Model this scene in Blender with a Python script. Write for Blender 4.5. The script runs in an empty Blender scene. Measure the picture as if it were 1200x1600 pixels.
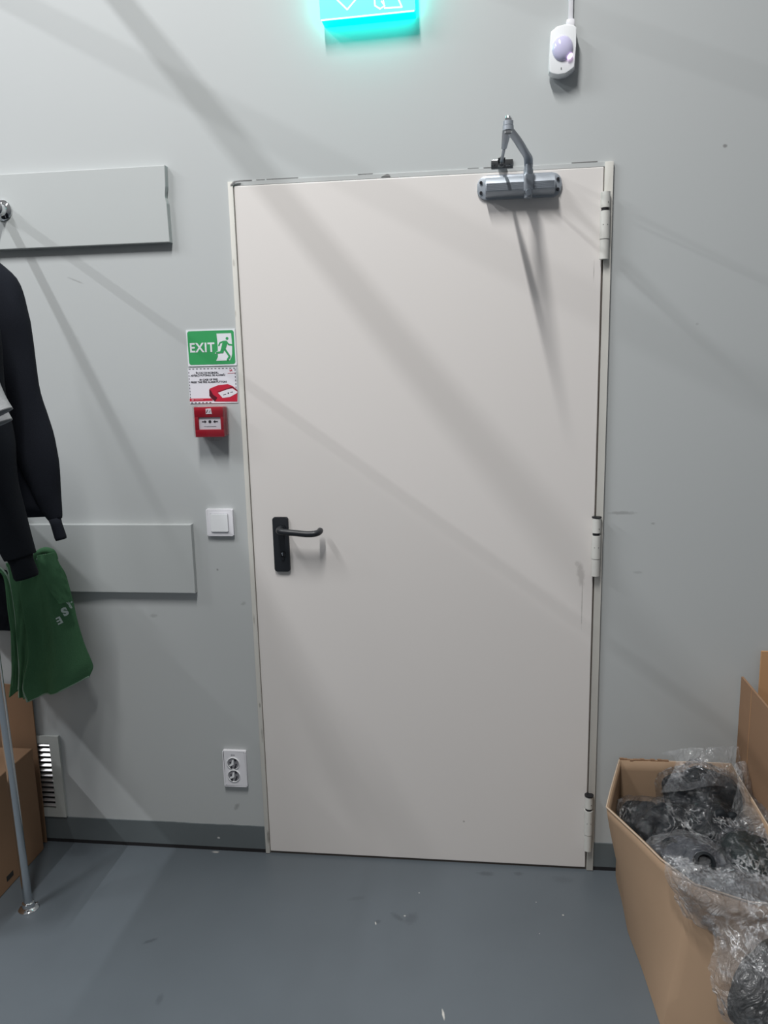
import bpy, bmesh, math, random
import numpy as np
from mathutils import Vector, Matrix, noise, geometry

# ------------------------------------------------------------------ camera
S = bpy.context.scene
C = S.collection
F, CX, CY, CZ, YAW, PIT, ROL = 1219.127, 0.69317, -2.25255, 1.56334, 0.122855, 0.185145, -0.023596
_d = Vector((-math.sin(YAW)*math.cos(PIT), math.cos(YAW)*math.cos(PIT), -math.sin(PIT)))
_r = _d.cross(Vector((0, 0, 1))).normalized(); _u = _r.cross(_d)
CR = _r*math.cos(ROL) + _u*math.sin(ROL); CU = -_r*math.sin(ROL) + _u*math.cos(ROL)
cam_d = bpy.data.cameras.new('camera'); cam = bpy.data.objects.new('camera', cam_d); C.objects.link(cam)
cam_d.sensor_fit = 'VERTICAL'; cam_d.sensor_height = 36; cam_d.lens = F/1600*36; cam_d.clip_start = .02
m = Matrix((CR, CU, -_d)).transposed().to_4x4(); m.translation = (CX, CY, CZ); cam.matrix_world = m
S.camera = cam
def at(u, v, y=None, x=None, z=None):
    """point of the place seen at photo pixel u,v on a plane of known depth"""
    w = _d + CR*((u-600)/F) - CU*((v-800)/F); c = Vector((CX, CY, CZ))
    t = (y-c.y)/w.y if y is not None else ((x-c.x)/w.x if x is not None else (z-c.z)/w.z)
    return c + t*w

# ------------------------------------------------------------------ view, world, lamps
vs = S.view_settings
vs.view_transform = 'Standard'; vs.look = 'None'; vs.gamma = 1; vs.exposure = 0.0
try: vs.use_curve_mapping = False
except Exception: pass
W = bpy.data.worlds.new('room_light'); S.world = W; W.use_nodes = True
nt = W.node_tree; bgn = nt.nodes['Background']; bgn.inputs['Strength'].default_value = 0.215
tc = nt.nodes.new('ShaderNodeTexCoord'); sp = nt.nodes.new('ShaderNodeSeparateXYZ'); cr = nt.nodes.new('ShaderNodeValToRGB')
mr = nt.nodes.new('ShaderNodeMapRange'); mr.inputs[1].default_value = -1; mr.inputs[2].default_value = 1
nt.links.new(tc.outputs['Generated'], sp.inputs[0]); nt.links.new(sp.outputs['Z'], mr.inputs[0])
nt.links.new(mr.outputs[0], cr.inputs[0]); nt.links.new(cr.outputs[0], bgn.inputs[0])
e = cr.color_ramp.elements; e[0].position = .3; e[0].color = (.32, .35, .4, 1); e[1].position = .75; e[1].color = (1.0, 1.0, 1.0, 1)
LAMPS = [((-3.75, -1.93, 4.30), 114, (.97, .98, 1)), ((-1.69, -1.93, 4.33), 69, (.97, .98, 1)), ((.19, -1.93, 4.35), 114, (1, .99, .97))]
for p, w, c in LAMPS:
    l = bpy.data.lights.new('ceiling_lamp', 'AREA'); l.energy = w; l.color = c; l.shape = 'RECTANGLE'; l.size = .055; l.size_y = 1.3   # long tube fixtures running away from the wall
    o = bpy.data.objects.new('ceiling_lamp', l); o.location = p; C.objects.link(o)

# ------------------------------------------------------------------ materials
def mat(name, col, rough=.5, metal=0, spec=.5, bump=0, bscale=60, var=0, vscale=5, emit=None, estr=0, coat=0):
    m = bpy.data.materials.new(name); m.use_nodes = True; n = m.node_tree; b = n.nodes['Principled BSDF']
    b.inputs['Base Color'].default_value = (*col, 1); b.inputs['Roughness'].default_value = rough
    b.inputs['Metallic'].default_value = metal; b.inputs['Specular IOR Level'].default_value = spec
    b.inputs['Coat Weight'].default_value = coat
    t = n.nodes.new('ShaderNodeTexCoord')
    if var:
        nz = n.nodes.new('ShaderNodeTexNoise'); nz.inputs['Scale'].default_value = vscale; nz.inputs['Detail'].default_value = 5
        n.links.new(t.outputs['Object'], nz.inputs['Vector'])
        mx = n.nodes.new('ShaderNodeMix'); mx.data_type = 'RGBA'
        mx.inputs[6].default_value = (*[c*(1-var) for c in col], 1); mx.inputs[7].default_value = (*[min(1, c*(1+var)) for c in col], 1)
        n.links.new(nz.outputs['Fac'], mx.inputs[0]); n.links.new(mx.outputs[2], b.inputs['Base Color'])
    if bump:
        nb = n.nodes.new('ShaderNodeTexNoise'); nb.inputs['Scale'].default_value = bscale; nb.inputs['Detail'].default_value = 4
        n.links.new(t.outputs['Object'], nb.inputs['Vector'])
        bp = n.nodes.new('ShaderNodeBump'); bp.inputs['Strength'].default_value = bump; bp.inputs['Distance'].default_value = .002
        n.links.new(nb.outputs['Fac'], bp.inputs['Height']); n.links.new(bp.outputs[0], b.inputs['Normal'])
    if emit:
        b.inputs['Emission Color'].default_value = (*emit, 1); b.inputs['Emission Strength'].default_value = estr
    return m

def marks(m, spots, tint, coord='Object'):
    """dents, scuffs and drips with a shape of their own: (x, y, rx, ry, angle, strength) in the plane axes"""
    n = m.node_tree; b = n.nodes['Principled BSDF']; t = n.nodes.new('ShaderNodeTexCoord')
    ax = (0, 2) if coord == 'wall' else (0, 1)
    sep = n.nodes.new('ShaderNodeSeparateXYZ'); n.links.new(t.outputs['Object'], sep.inputs[0])
    nz = n.nodes.new('ShaderNodeTexNoise'); nz.inputs['Scale'].default_value = 90; n.links.new(t.outputs['Object'], nz.inputs['Vector'])
    def M(op, a, bb, c=None):
        k = n.nodes.new('ShaderNodeMath'); k.operation = op
        for i, v in enumerate((a, bb, c)):
            if v is None: continue
            if isinstance(v, (int, float)): k.inputs[i].default_value = v
            else: n.links.new(v, k.inputs[i])
        return k.outputs[0]
    X, Y = sep.outputs[ax[0]], sep.outputs[ax[1]]; tot = None
    for (x, y, rx, ry, a, s) in spots:
        dx = M('SUBTRACT', X, x); dy = M('SUBTRACT', Y, y); ca, sa = math.cos(a), math.sin(a)
        px = M('DIVIDE', M('MULTIPLY_ADD', dx, ca, M('MULTIPLY', dy, sa)), rx)
        py = M('DIVIDE', M('MULTIPLY_ADD', dx, -sa, M('MULTIPLY', dy, ca)), ry)
        r = M('SQRT', M('ADD', M('MULTIPLY', px, px), M('MULTIPLY', py, py)), 0)
        r = M('ADD', r, M('MULTIPLY', M('SUBTRACT', nz.outputs['Fac'], .5), .9))
        k = n.nodes.new('ShaderNodeMapRange'); k.inputs[1].default_value = .45; k.inputs[2].default_value = 1.05
        k.inputs[3].default_value = s; k.inputs[4].default_value = 0; n.links.new(r, k.inputs[0])
        tot = k.outputs[0] if tot is None else M('MAXIMUM', tot, k.outputs[0])
    mx = n.nodes.new('ShaderNodeMix'); mx.data_type = 'RGBA'
    src = b.inputs['Base Color'].links[0].from_socket if b.inputs['Base Color'].links else None
    if src: n.links.new(src, mx.inputs[6])
    else: mx.inputs[6].default_value = b.inputs['Base Color'].default_value
    mx.inputs[7].default_value = (*tint, 1); n.links.new(tot, mx.inputs[0]); n.links.new(mx.outputs[2], b.inputs['Base Color'])
    return m

def film(name, tint=(1, 1, 1), gloss=.12, haze=.10, rough=.08, scale=14, st=.9, fm=1.0, crs=0):
    m = bpy.data.materials.new(name); m.use_nodes = True; n = m.node_tree
    for k in list(n.nodes):
        if k.type != 'OUTPUT_MATERIAL': n.nodes.remove(k)
    out = [k for k in n.nodes if k.type == 'OUTPUT_MATERIAL'][0]
    tr = n.nodes.new('ShaderNodeBsdfTransparent'); tr.inputs[0].default_value = (*tint, 1)
    gl = n.nodes.new('ShaderNodeBsdfGlossy'); gl.inputs['Roughness'].default_value = rough
    di = n.nodes.new('ShaderNodeBsdfDiffuse'); di.inputs[0].default_value = (.85, .87, .9, 1)
    fr = n.nodes.new('ShaderNodeFresnel'); fr.inputs[0].default_value = 1.5
    t = n.nodes.new('ShaderNodeTexCoord'); v = n.nodes.new('ShaderNodeTexVoronoi'); v.feature = 'DISTANCE_TO_EDGE'; v.inputs['Scale'].default_value = scale
    nz = n.nodes.new('ShaderNodeTexNoise'); nz.inputs['Scale'].default_value = scale*.8; nz.inputs['Detail'].default_value = 6; nz.inputs['Distortion'].default_value = 1.2
    n.links.new(t.outputs['Object'], nz.inputs['Vector'])
    n.links.new(nz.outputs['Color'], v.inputs['Vector'])
    v.inputs['Scale'].default_value = 5
    ad = n.nodes.new('ShaderNodeMath'); ad.operation = 'ADD'; n.links.new(v.outputs[0], ad.inputs[0]); n.links.new(nz.outputs['Fac'], ad.inputs[1])
    bp = n.nodes.new('ShaderNodeBump'); bp.inputs['Strength'].default_value = st; bp.inputs['Distance'].default_value = .012
    n.links.new(ad.outputs[0], bp.inputs['Height'])
    for k in (gl, di, fr): n.links.new(bp.outputs[0], k.inputs['Normal'])
    a = n.nodes.new('ShaderNodeMath'); a.operation = 'MULTIPLY_ADD'; a.inputs[1].default_value = fm; a.inputs[2].default_value = gloss*.2; n.links.new(fr.outputs[0], a.inputs[0])
    a.use_clamp = True
    def crease(sc, wd, seed):     # thin white crease lines: whitened folds, plus glints painted into the film
        mp = n.nodes.new('ShaderNodeMapping'); mp.inputs['Location'].default_value = (seed, seed*2, 0); mp.inputs['Rotation'].default_value = (seed, .6, seed*.7)
        mp.inputs['Scale'].default_value = (1, .45, 1); n.links.new(t.outputs['Object'], mp.inputs[0])
        z = n.nodes.new('ShaderNodeTexNoise'); z.inputs['Scale'].default_value = sc; z.inputs['Detail'].default_value = 3; z.inputs['Distortion'].default_value = .6
        n.links.new(mp.outputs[0], z.inputs['Vector'])
        s1 = n.nodes.new('ShaderNodeMath'); s1.operation = 'SUBTRACT'; n.links.new(z.outputs['Fac'], s1.inputs[0]); s1.inputs[1].default_value = .5
        s2 = n.nodes.new('ShaderNodeMath'); s2.operation = 'ABSOLUTE'; n.links.new(s1.outputs[0], s2.inputs[0])
        r = n.nodes.new('ShaderNodeMapRange'); r.inputs[1].default_value = 0; r.inputs[2].default_value = wd; r.inputs[3].default_value = 1; r.inputs[4].default_value = 0
        n.links.new(s2.outputs[0], r.inputs[0]); return r.outputs[0]
    hz = n.nodes.new('ShaderNodeMath'); hz.operation = 'MULTIPLY_ADD'; hz.use_clamp = True; hz.inputs[0].default_value = 0; hz.inputs[1].default_value = 0; hz.inputs[2].default_value = haze
    if crs:
        c1, c2_ = crease(scale*1.1, .028, 1.3), crease(scale*2.3, .03, 4.1)
        mxc = n.nodes.new('ShaderNodeMath'); mxc.operation = 'MAXIMUM'; n.links.new(c1, mxc.inputs[0]); n.links.new(c2_, mxc.inputs[1])
        patch = n.nodes.new('ShaderNodeTexNoise'); patch.inputs['Scale'].default_value = 9; n.links.new(t.outputs['Object'], patch.inputs['Vector'])
        pr = n.nodes.new('ShaderNodeMapRange'); pr.inputs[1].default_value = .48; pr.inputs[2].default_value = .68; n.links.new(patch.outputs['Fac'], pr.inputs[0])
        mk = n.nodes.new('ShaderNodeMath'); mk.operation = 'MULTIPLY'; n.links.new(mxc.outputs[0], mk.inputs[0]); n.links.new(pr.outputs[0], mk.inputs[1])
        n.links.new(mk.outputs[0], hz.inputs[0]); hz.inputs[1].default_value = crs
        a2 = n.nodes.new('ShaderNodeMath'); a2.operation = 'MULTIPLY_ADD'; a2.inputs[1].default_value = .25; a2.use_clamp = True
        n.links.new(mk.outputs[0], a2.inputs[0]); n.links.new(a.outputs[0], a2.inputs[2]); a = a2
    m1 = n.nodes.new('ShaderNodeMixShader'); n.links.new(hz.outputs[0], m1.inputs[0]); n.links.new(tr.outputs[0], m1.inputs[1]); n.links.new(di.outputs[0], m1.inputs[2])
    m2 = n.nodes.new('ShaderNodeMixShader'); n.links.new(a.outputs[0], m2.inputs[0]); n.links.new(m1.outputs[0], m2.inputs[1]); n.links.new(gl.outputs[0], m2.inputs[2])
    n.links.new(m2.outputs[0], out.inputs[0]); return m

M_wall = mat('wall_paint', (.465, .487, .49), .45, spec=.35, bump=.06, bscale=40, var=.02, vscale=2)
marks(M_wall, [(1.328, 2.103, .007, .005, 0, .8), (1.186, 1.104, .006, .004, 0, .4), (-.324, .806, .016, .007, 0, .35), (-.106, .958, .004, .004, 0, .8),
               (-.093, .159, .008, .016, -.5, .5), (1.10, 1.135, .045, .006, 0, .45), (1.15, .96, .015, .005, 0, .25), (-.03, .85, .01, .006, .4, .35),
               (1.28, 1.655, .005, .004, 0, .3), (-.48, 1.83, .03, .003, -.4, .4)], (.2, .2, .2), 'wall')
M_board = mat('board_paint', (.46, .485, .485), .4, spec=.4, bump=.04, bscale=30, var=.02, vscale=3)
M_edge = mat('board_edge_raw', (.2, .2, .2), .7, var=.2, vscale=40)
M_skirt = mat('skirting_paint', (.12, .14, .148), .4, bump=.1, bscale=30, var=.08, vscale=8)
M_gap = mat('floor_joint', (.01, .01, .012), .9)
marks(M_skirt, [(-.16, .045, .006, .004, 0, .8)], (.6, .6, .6), 'wall')
M_floor = mat('floor_epoxy', (.100, .118, .134), .36, spec=.5, bump=.12, bscale=22, var=.17, vscale=2.2)
marks(M_floor, [(.405, -.293, .012, .008, .5, .6), (.46, -.27, .01, .03, .9, .5), (.50, -.272, .02, .03, -.4, .45), (-.218, -.426, .025, .007, .6, .7), (.716, -.051, .03, .012, 0, .55),
                (.815, -.042, .016, .01, 0, .55), (-.11, -.62, .01, .02, 0, .5), (.33, -.2, .03, .01, .3, .3), (.95, -.06, .04, .02, 0, .3), (-.63, -.05, .05, .03, 0, .3)], (.055, .065, .075), 'floor')
marks(M_floor, [(.514, -.159, .0025, .0025, 0, .9), (.606, -.60, .0035, .018, .2, .8), (.48, -.262, .0035, .0035, .3, .6), (.40, -.30, .0025, .008, .3, .7), (.933, -.219, .003, .003, 0, .8),
                (.86, -.17, .002, .002, 0, .7), (.86, -.30, .002, .002, 0, .6), (-.17, -.015, .015, .006, 0, .5)], (.6, .58, .54), 'floor')
M_door = mat('door_paint', (.70, .672, .652), .38, spec=.4, bump=.03, bscale=25, var=.012, vscale=2)
marks(M_door, [(.646, .147, .004, .004, 0, .6), (1.003, 1.80, .0016, .03, 0, .45), (.993, .87, .0018, .09, 0, .5), (.988, .955, .012, .04, .1, .35), (.978, .985, .01, .01, .1, .25)], (.22, .2, .19), 'wall')
M_frame = mat('frame_paint', (.62, .61, .57), .4, var=.05, vscale=12, bump=.06, bscale=60)
marks(M_frame, [(.003, 1.86, .004, .012, 0, .4), (.004, .80, .003, .02, 0, .5), (.007, .52, .003, .012, 0, .7), (.009, .42, .003, .03, 0, .5), (.010, .06, .004, .03, 0, .8), (.0, 1.72, .003, .01, 0, .4)], (.25, .24, .21), 'wall')
M_head = mat('head_paint', (.47, .49, .49), .45, var=.06, vscale=20)
M_seal = mat('dark_gap', (.02, .02, .02), .8)
M_gapb = mat('brown_gap', (.10, .085, .075), .8)
M_hinge = mat('hinge_paint', (.60, .60, .57), .4, var=.06, vscale=30)
M_black = mat('black_plastic', (.012, .014, .018), .42, spec=.5)
M_dkmetal = mat('dark_bolt', (.03, .03, .035), .4, metal=.6)
M_silver = mat('silver_paint', (.35, .385, .43), .38, metal=.35, spec=.6)
M_silver2 = mat('silver_groove', (.22, .245, .28), .42, metal=.35)
M_chrome = mat('chrome', (.78, .8, .82), .07, metal=1)
M_tube = mat('chrome_tube', (.62, .65, .68), .16, metal=1)
M_steel = mat('brushed_steel', (.5, .5, .5), .25, metal=1)
M_white = mat('white_plastic', (.78, .78, .82), .3, spec=.5)
M_white2 = mat('white_plastic_glossy', (.82, .84, .86), .25, spec=.5, coat=.3)
M_green = mat('sign_green', (.04, .33, .11), .4)
M_paper = mat('sign_white', (.74, .76, .80), .4)
M_card = mat('notice_card', (.74, .74, .80), .35)
M_ink = mat('ink_black', (.02, .02, .03), .5)
M_red = mat('call_point_red', (.33, .014, .028), .3, spec=.5)
M_redp = mat('printed_red', (.52, .02, .05), .4)
M_reddk = mat('printed_dark_red', (.10, .008, .02), .4)
M_vent = mat('vent_plastic', (.48, .50, .48), .5)
M_slat = mat('louvre_metal', (.95, .95, .97), .42, metal=1)
M_cart = mat('cardboard', (.34, .235, .155), .8, spec=.2, bump=.15, bscale=30, var=.07, vscale=6)
M_cart2 = mat('cardboard_brown', (.27, .165, .10), .8, spec=.2, bump=.15, bscale=30, var=.08, vscale=6)
M_cart3 = mat('cardboard_orange', (.50, .29, .15), .8, spec=.2, var=.05, vscale=6)
M_cartedge = mat('cardboard_edge', (.46, .36, .27), .9, var=.15, vscale=80)
M_cloth = mat('black_jersey', (.011, .013, .019), .9, spec=.15, bump=.3, bscale=400)
M_cloth2 = mat('navy_jersey', (.008, .010, .014), .9, spec=.15, bump=.3, bscale=400)
M_grey = mat('grey_marl', (.30, .31, .32), .9, spec=.2, bump=.3, bscale=350, var=.12, vscale=120)
M_grn = mat('green_fleece', (.075, .185, .095), .95, spec=.1, bump=.6, bscale=250, var=.18, vscale=7)
M_grnhem = mat('pale_green_hem', (.27, .38, .30), .9, spec=.1)
M_print = mat('white_print', (.55, .66, .62), .6)
M_blk = mat('black_goods', (.010, .013, .016), .6, spec=.2, bump=.3, bscale=60)
M_blkblue = mat('blueblack_goods', (.028, .035, .05), .6, spec=.2, bump=.3, bscale=60)
M_tape = mat('clear_tape', (.30, .20, .13), .25)
M_film = film('clear_film', (.97, .98, 1), .14, .012, .17, 16, 1.0, .36, .36)
M_film2 = film('milky_film', (.95, .96, .98), .22, .07, .18, 13, 1.0, .55, .36)
M_shell = film('clear_cover', (1, .99, .99), .02, .0, .05, 2, .02, .35)
M_cyan = mat('sign_glow', (.1, .8, .75), .3, emit=(.07, 1, .93), estr=2.4)
M_cyan2 = mat('sign_glow_deep', (0, .25, .2), .5, spec=.1, emit=(.0, 1, .84), estr=5.5)
M_glowwhite = mat('sign_etched', (.8, 1, 1), .3, emit=(.3, 1, 1), estr=2.8)
M_lens = mat('lavender_lens', (.60, .58, .80), .12, spec=.8, coat=.6)
M_lensglow = mat('violet_lens_glow', (.9, .7, 1), .3, emit=(1, .72, 1), estr=2.2)

# ------------------------------------------------------------------ mesh helpers
def link(name, me, m, parent=None):
    o = bpy.data.objects.new(name, me); C.objects.link(o)
    if m is not None:
        for k in (m if isinstance(m, (list, tuple)) else [m]): me.materials.append(k)
    if parent: o.parent = parent
    return o
def obj(name, bm, m, parent=None, smooth=False, auto=None):
    me = bpy.data.meshes.new(name); bmesh.ops.recalc_face_normals(bm, faces=bm.faces); bm.to_mesh(me); bm.free()
    if smooth or auto: me.polygons.foreach_set('use_smooth', [True]*len(me.polygons))
    o = link(name, me, m, parent)
    if auto: me.set_sharp_from_angle(angle=math.radians(auto))
    return o
def tag(o, label=None, cat=None, group=None, kind=None):
    if label: o['label'] = label
    if cat: o['category'] = cat
    if group: o['group'] = group
    if kind: o['kind'] = kind
    return o
def empty(name, loc, label=None, cat=None, group=None, kind=None):
    o = bpy.data.objects.new(name, None); o.location = (0, 0, 0); o.empty_display_size = .05; C.objects.link(o)
    return tag(o, label, cat, group, kind)
def box(bm, x0, x1, y0, y1, z0, z1, bev=0, seg=2):
    g = bmesh.ops.create_cube(bm, size=1, matrix=Matrix.Translation(((x0+x1)/2, (y0+y1)/2, (z0+z1)/2)) @ Matrix.Diagonal((abs(x1-x0), abs(y1-y0), abs(z1-z0), 1)))
    if bev:
        es = list({ed for v in g['verts'] for ed in v.link_edges})
        bmesh.ops.bevel(bm, geom=es, offset=bev, segments=seg, affect='EDGES', profile=.5)
    return bm
def nb(): return bmesh.new()
def B(*a, **k): return box(nb(), *a, **k)
def prism(pts, y0, y1, bev=0, seg=2, bm=None):
    """outline given in the wall plane (x, z), pushed from y0 to y1"""
    bm = bm or nb()
    a = [bm.verts.new((p[0], y0, p[1])) for p in pts]; b = [bm.verts.new((p[0], y1, p[1])) for p in pts]; n = len(pts)
    f0 = bm.faces.new(a); bm.faces.new(b[::-1])
    for i in range(n): bm.faces.new((a[i], b[i], b[(i+1) % n], a[(i+1) % n]))
    if bev:
        es = [ed for ed in bm.edges if all(v in a for v in ed.verts)]
        bmesh.ops.bevel(bm, geom=es, offset=bev, segments=seg, affect='EDGES', profile=.5)
    return bm
def rrect(x0, x1, z0, z1, r, n=6):
    P = []
    for cx, cz, a in ((x1-r, z1-r, 0), (x0+r, z1-r, 90), (x0+r, z0+r, 180), (x1-r, z0+r, 270)):
        for i in range(n+1):
            t = math.radians(a+90*i/n); P.append((cx+r*math.cos(t), cz+r*math.sin(t)))
    return P
def cyl(bm, p0, p1, r0, r1=None, seg=24, caps=True):
    p0, p1 = Vector(p0), Vector(p1); d = p1-p0; r1 = r0 if r1 is None else r1
    q = d.to_track_quat('Z', 'Y').to_matrix().to_4x4(); q.translation = (p0+p1)/2
    bmesh.ops.create_cone(bm, cap_ends=caps, cap_tris=False, segments=seg, radius1=r0, radius2=r1, depth=d.length, matrix=q)
    return bm
def catmull(P, n):
    P = [Vector(p) for p in P]; out = []
    for i in range(len(P)-1):
        a = P[max(i-1, 0)]; b = P[i]; c = P[i+1]; d = P[min(i+2, len(P)-1)]
        for k in range(n):
            t = k/n; out.append(.5*((2*b)+(c-a)*t+(2*a-5*b+4*c-d)*t*t+(3*b-a-3*c+d)*t**3))
    out.append(P[-1]); return out
def sweep(bm, path, radii, seg=16, caps=True, flat=None, disp=None):
    """tube along path; radii floats or (rx, ry); flat = direction the wide axis follows"""
    path = [Vector(p) for p in path]; rings = []; up = None
    for i, p in enumerate(path):
        t = (path[min(i+1, len(path)-1)] - path[max(i-1, 0)]).normalized()
        if flat is not None: a = (flat - t*flat.dot(t)).normalized()
        else:
            if up is None: up = Vector((0, 0, 1)) if abs(t.z) < .9 else Vector((1, 0, 0))
            a = (up - t*up.dot(t)).normalized(); up = a
        b = t.cross(a); r = radii[i] if isinstance(radii, (list, tuple)) else radii
        rx, ry = r if isinstance(r, (list, tuple)) else (r, r); ring = []
        for k in range(seg):
            an = 2*math.pi*k/seg; v = p + a*(rx*math.cos(an)) + b*(ry*math.sin(an))
            if disp: v = v + (v-p).normalized()*disp(v, i/(len(path)-1))
            ring.append(bm.verts.new(v))
        rings.append(ring)
    for i in range(len(rings)-1):
        for k in range(seg):
            bm.faces.new((rings[i][k], rings[i][(k+1) % seg], rings[i+1][(k+1) % seg], rings[i+1][k]))
    if caps: bm.faces.new(rings[0][::-1]); bm.faces.new(rings[-1])
    return bm
def lathe(bm, prof, centre, axis='Y', seg=32):
    """prof: (radius, offset along axis)"""
    c = Vector(centre); rings = []
    for r, h in prof:
        ring = []
        for k in range(seg):
            a = 2*math.pi*k/seg
            if axis == 'Y': v = c + Vector((r*math.cos(a), h, r*math.sin(a)))
            else: v = c + Vector((r*math.cos(a), r*math.sin(a), h))
            ring.append(bm.verts.new(v))
        rings.append(ring)
    for i in range(len(rings)-1):
        for k in range(seg): bm.faces.new((rings[i][k], rings[i][(k+1) % seg], rings[i+1][(k+1) % seg], rings[i+1][k]))
    bm.faces.new(rings[0][::-1]); bm.faces.new(rings[-1]); return bm
def flat_poly(pts, y, m, name, parent, t=.0004):
    return obj(name, prism(pts, y, y+t), m, parent)
def strokes(lines, w, y, name, m, parent, dots=(), t=.0004):
    """lines drawn in the wall plane as flat bars with round ends; dots (x, z, r)"""
    bm = nb(); y_ = y
    for i_, ln in enumerate(lines):
        y = y_-.00006*i_
        ww = ln[2] if len(ln) > 2 and isinstance(ln[2], float) else w
        (x0, z0), (x1, z1) = ln[0], ln[1]; d = Vector((x1-x0, z1-z0)); n = Vector((-d.y, d.x)).normalized()*ww/2
        prism([(x0+n.x, z0+n.y), (x1+n.x, z1+n.y), (x1-n.x, z1-n.y), (x0-n.x, z0-n.y)], y, y+t, bm=bm)
        for (x, z) in ((x0, z0), (x1, z1)): prism([(x+ww/2*math.cos(a*math.pi/6), z+ww/2*math.sin(a*math.pi/6)) for a in range(12)], y-.00003, y+t, bm=bm)
    y = y_
    for x, z, r in dots: prism([(x+r*math.cos(a*math.pi/10), z+r*math.sin(a*math.pi/10)) for a in range(20)], y-.00005, y+t, bm=bm)
    return obj(name, bm, m, parent)
def text(name, s, loc, size, m, parent, bold=0, width=None, align='CENTER', rot=None, ext=.0002, space=1):
    cu = bpy.data.curves.new(name, 'FONT'); cu.body = s; cu.size = size; cu.align_x = align; cu.align_y = 'CENTER'; cu.offset = bold; cu.extrude = ext; cu.space_character = space
    t = bpy.data.objects.new(name, cu); C.objects.link(t)
    bpy.context.view_layer.update()
    me = bpy.data.meshes.new_from_object(t.evaluated_get(bpy.context.evaluated_depsgraph_get()))
    bpy.data.objects.remove(t)
    xs = [v.co.x for v in me.vertices]; w = max(xs)-min(xs); c = (max(xs)+min(xs))/2 if align == 'CENTER' else min(xs)
    k = width/w if width else 1
    R = (rot or Matrix.Identity(4))
    me.transform(Matrix.Translation(loc) @ R @ Matrix.Rotation(math.pi/2, 4, 'X') @ Matrix.Diagonal((k, 1, 1, 1)) @ Matrix.Translation((-c, 0, 0)))
    return link(name, me, m, parent)
def struct(o): o['kind'] = 'structure'; return o

# ------------------------------------------------------------------ room
struct(obj('floor', B(-4, 4.5, -5, .0, -.10, 0), M_floor))
bm = nb(); box(bm, -4, 0.004, 0, .2, 0, 4.6); box(bm, 1.044, 4.5, 0, .2, 0, 4.6); box(bm, .004, 1.044, 0, .2, 2.076, 4.6); box(bm, .004, 1.044, .06, .2, 0, 2.076)
struct(obj('wall_back', bm, M_wall))
random.seed(4)
def skirt(x0, x1, name):
    n = int((x1-x0)/.02)+2; top = []
    for i in range(n):
        x = x0+(x1-x0)*i/(n-1); top.append((x, .093+.0026*noise.noise(Vector((x*7, 1, 0)))+.0012*noise.noise(Vector((x*30, 3, 0)))))
    pts = top[::-1] + [(x0, .009)] + [(x0+(x1-x0)*i/20, .009+.004*max(0, noise.noise(Vector((i*.7, 5, x0))))) for i in range(1, 20)] + [(x1, .009)]
    o = struct(obj(name, prism(pts, -.004, -.0001), M_skirt))
    g = obj('floor_joint', B(x0, x1, -.0042, -.0002, .0003, .0125), M_gap, o)
skirt(-4, .004, 'baseboard_left'); skirt(1.046, 4.5, 'baseboard_right')

# long steel struts high on the wall above the picture
for k, (x, z, L) in enumerate(((-.70, 3.09, 1.45), (-1.67, 3.17, 1.45))):
    bm = nb(); cyl(bm, (x, 0, z), (x, -L, z), .022); struct(obj('trim_%d' % (k+1), bm, M_steel, smooth=False, auto=40))

struct(obj('trim_3', B(-1.32, -1.30, -.98, -.001, 1.26, 1.74), M_board))   # unseen panel out of view at left, added to cast diagonal wall shadows

# ------------------------------------------------------------------ door
D = empty('door_1', (0, 0, 0), kind='structure')
obj('door_leaf', B(.0142, 1.0225, -.006, .04, .008, 2.0665, bev=.0025), M_door, D)
bm = nb()
prism([(-.0005, 0.002), (.0125, .002), (.0125, 2.078), (-.002, 2.078)], -.010, .03, .001, bm=bm)
bm2 = nb(); prism([(1.0265, .002), (1.0455, .002), (1.0465, 2.078), (1.0245, 2.078), (1.0245, 1.99), (1.0275, 1.99)], -.011, .03, .001, bm=bm2)
obj('door_jamb', bm, M_frame, D, auto=30); obj('door_jamb', bm2, M_frame, D, auto=30)
obj('door_head', B(.010, 1.026, -.004, .03, 2.0672, 2.0795, bev=.0008), M_head, D)
bm = nb(); box(bm, .0125, .0155, -.001, .03, .008, 2.07); box(bm, 1.0225, 1.0265, -.001, .03, .008, 2.07); box(bm, .002, 1.045, -.0015, .03, .0005, .008)
obj('door_gap', bm, M_gapb, D)
bm = nb()   # chipped filler line along the head
rnd = random.Random(3)
x = .03
while x < 1.02:
    L = rnd.uniform(.02, .09)
    if rnd.random() < .62: box(bm, x, min(x+L, 1.022), -.0048, -.003, 2.0785+rnd.uniform(0, .0015), 2.0805+rnd.uniform(0, .0012))
    x += L + rnd.uniform(0, .02)
prism([(.008, 2.066), (.02, 2.075), (.035, 2.078), (.034, 2.0795), (.018, 2.079), (.006, 2.069)], -.0115, -.008, bm=bm)
prism([(.43, 2.0705), (.445, 2.0775), (.452, 2.076), (.455, 2.070)], -.0055, -.003, bm=bm)
obj('cracked_filler', bm, M_edge, D)
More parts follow.
